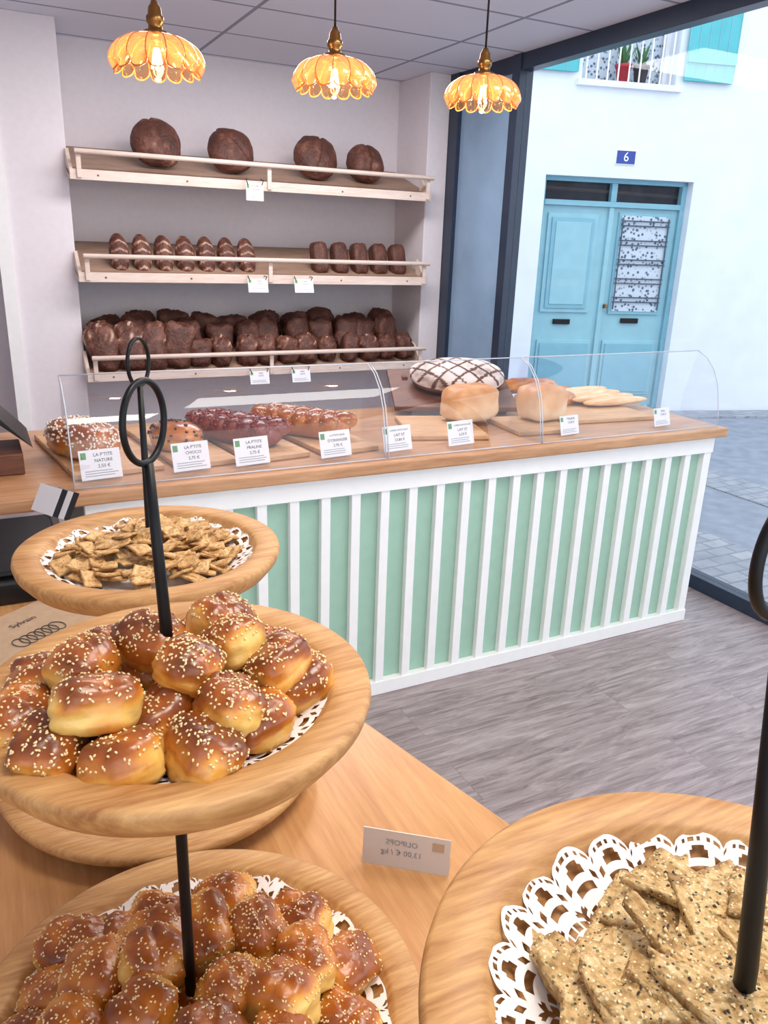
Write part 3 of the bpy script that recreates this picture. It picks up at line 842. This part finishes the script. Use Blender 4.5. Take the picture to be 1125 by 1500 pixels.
# ------------------------------------------------------------ things at the left
b = Bd()
b.box((-.30, 1.74, FZ), (.14, 2.16, FZ+.055), M_blackpl); b.box((-.28, 1.76, FZ+.055), (.12, 2.14, FZ+.07), M_black)
b.finish('cash_drawer', bevel=.008)
b = Bd()
for i in range(5):
    M = T(-.0, 1.55, FZ+.001+i*.003) @ Matrix.Rotation(.5+.03*i, 4, 'Z')
    b.box((-.15, -.1, 0), (.15, .1, .002), M_kraft, M)
Mk = T(-.0, 1.55, FZ+.0165) @ Matrix.Rotation(.62, 4, 'Z')
for k in range(6):
    b.tube([(math.cos(a)*.014+k*.017-.01, math.sin(a*1.0)*.02-.03, 0) for a in np.linspace(0, 6.28, 16)], .0009, M_ink, 4, False, Mk)
b.text('Sylvain', .022, M_ink, Mk @ T(.05, .04, 0))
b.finish('kraft_paper_bags')
b = Bd()
for i in range(4):
    M = T(.10+.012*i, 2.14-.018*i, FZ+.072) @ Matrix.Rotation(-1.05, 4, 'Z') @ Matrix.Rotation(math.radians(60), 4, 'X')
    b.box((-.045, 0, 0), (.045, .075, .001), M_label if i % 2 == 0 else M_blackpl, M)
b.finish('card_stack')
b = Bd()
b.box((-.22, 2.50, .911), (.085, 2.70, .975), M_brownbox); b.finish('wooden_till_block', bevel=.004)
b = Bd()
pts = [(.115, .985), (.10, 1.005), (-.16, 1.30), (-.20, 1.27)]
vs = [(x, 2.52, z) for x, z in pts]+[(x, 2.80, z) for x, z in pts]
b.add(vs, [(0, 1, 2, 3), (7, 6, 5, 4), (0, 4, 5, 1), (1, 5, 6, 2), (2, 6, 7, 3), (3, 7, 4, 0)], M_blackpl)
b.tube([(-.06, 2.62, .976), (-.06, 2.62, 1.13)], .02, M_blackpl, 12)
b.finish('touch_screen_till', bevel=.004)

# ------------------------------------------------------------ pendant lamps
def pendant(x, y, z, r):
    b = Bd(); M = T(x, y, z)
    npet = 14; nu = npet*14; nv = 22; vs = []; fs = []
    def pt(u, v, inner=0):
        a = 2*math.pi*u
        c = abs(math.cos(a*npet/2))
        prof = math.sin(min(1, v*1.1)*math.pi/2)**.8
        rr = r*(.20+.80*prof)-(0 if v < .85 else r*.12*((v-.85)/.15))
        rr *= 1+(.13*v)*(c**.7-.6)
        depth = r*.74*(v**1.9)*(1-.24*(1-c**.45)*(v**3))
        return V(((rr-inner)*math.cos(a), (rr-inner)*math.sin(a), .038-depth))
    for j in range(nv+1):
        for i in range(nu):
            vs.append(pt(i/nu, j/nv))
    for j in range(nv):
        for i in range(nu):
            k = (i+1) % nu; fs.append((j*nu+i, (j+1)*nu+i, (j+1)*nu+k, j*nu+k))
    b.add(vs, fs, M_amber, True, None, M)
    for i in range(npet):
        u = (i+.5)/npet
        b.tube([pt(u, v) for v in np.linspace(.08, 1, 14)], .0017, M_amberrib, 6, False, M)
    rim = [pt(i/nu, 1) for i in range(nu)]
    b.tube(rim, .0018, M_amberrib, 6, True, M)
    b.lathe([(0, .108), (.007, .108), (.010, .1), (.014, .095), (.016, .08), (.020, .076), (.020, .064), (.016, .06), (.016, .05), (.028, .046), (.032, .038), (.027, .034), (0, .034)], M_brass, M, 28)
    b.tube([(0, 0, .10), (0, 0, CZ-z-.02)], .003, M_black, 8, False, M)
    b.lathe([(0, CZ-z-.03), (.045, CZ-z-.03), (.05, CZ-z-.001), (0, CZ-z-.001)], M_black, M, 24)
    b.lathe([(0, .036), (.012, .034), (.013, .015), (.020, -.01), (.024, -.03), (.019, -.048), (.008, -.056), (0, -.058)], M_bulbglass, M, 20)
    for k in range(4):
        a = k*math.pi/2
        b.tube([(.004*math.cos(a), .004*math.sin(a), .012), (.012*math.cos(a), .012*math.sin(a), -.03), (.005*math.cos(a+.6), .005*math.sin(a+.6), .006)], .0028, M_bulb, 6, False, M)
    b.finish('pendant_lamp')
    li = bpy.data.lights.new('pendant_light', 'POINT'); li.energy = 4.5; li.color = (1, .64, .34); li.shadow_soft_size = .02
    lo = bpy.data.objects.new('pendant_light', li); lo.location = (x, y, z-.075); scene.collection.objects.link(lo)
pendant(.453, 2.094, 2.00, .108); pendant(.917, 2.128, 2.015, .108); pendant(1.381, 2.130, 2.025, .108)

# ------------------------------------------------------------ lights
w = bpy.data.worlds.new('sky'); scene.world = w; w.use_nodes = True
bg = w.node_tree.nodes['Background']; bg.inputs[0].default_value = (.86, .925, 1.0, 1); bg.inputs[1].default_value = 2.08
def area(name, loc, rot, sx, sy, e, col=(1, 1, 1)):
    l = bpy.data.lights.new(name, 'AREA'); l.shape = 'RECTANGLE'; l.size = sx; l.size_y = sy; l.energy = e; l.color = col
    o = bpy.data.objects.new(name, l); o.location = loc; o.rotation_euler = rot; scene.collection.objects.link(o)
area('ceiling_fill_light', (.6, .3, CZ-.02), (0, 0, 0), .6, .6, 20, (1, .92, .82))  # three fill lights added under the ceiling, out of view, to brighten the interior
area('ceiling_fill_light', (1.6, 1.2, CZ-.02), (0, 0, 0), 1.2, .6, 22, (1, .96, .92))
area('ceiling_fill_light', (1.6, 3.9, CZ-.02), (0, 0, 0), 1.8, .6, 52, (1, .95, .96))

# ------------------------------------------------------------ camera
thc, pi_, ro = 0.4799135576815766, 0.328269680869498, 0.03489944153239412
F = V((math.sin(thc)*math.cos(pi_), math.cos(thc)*math.cos(pi_), -math.sin(pi_)))
R = V((math.cos(thc), -math.sin(thc), 0)); U = R.cross(F)
R2 = R*math.cos(ro)+U*math.sin(ro); U2 = U*math.cos(ro)-R*math.sin(ro)
cam = bpy.data.cameras.new('camera'); co = bpy.data.objects.new('camera', cam); scene.collection.objects.link(co)
mw = Matrix((R2, U2, -F)).transposed().to_4x4(); mw.translation = (0, 0, 1.6)
co.matrix_world = mw
cam.sensor_fit = 'VERTICAL'; cam.sensor_height = 36; cam.lens = 1151.3/1500*36; cam.clip_start = .02; cam.clip_end = 100
scene.camera = co
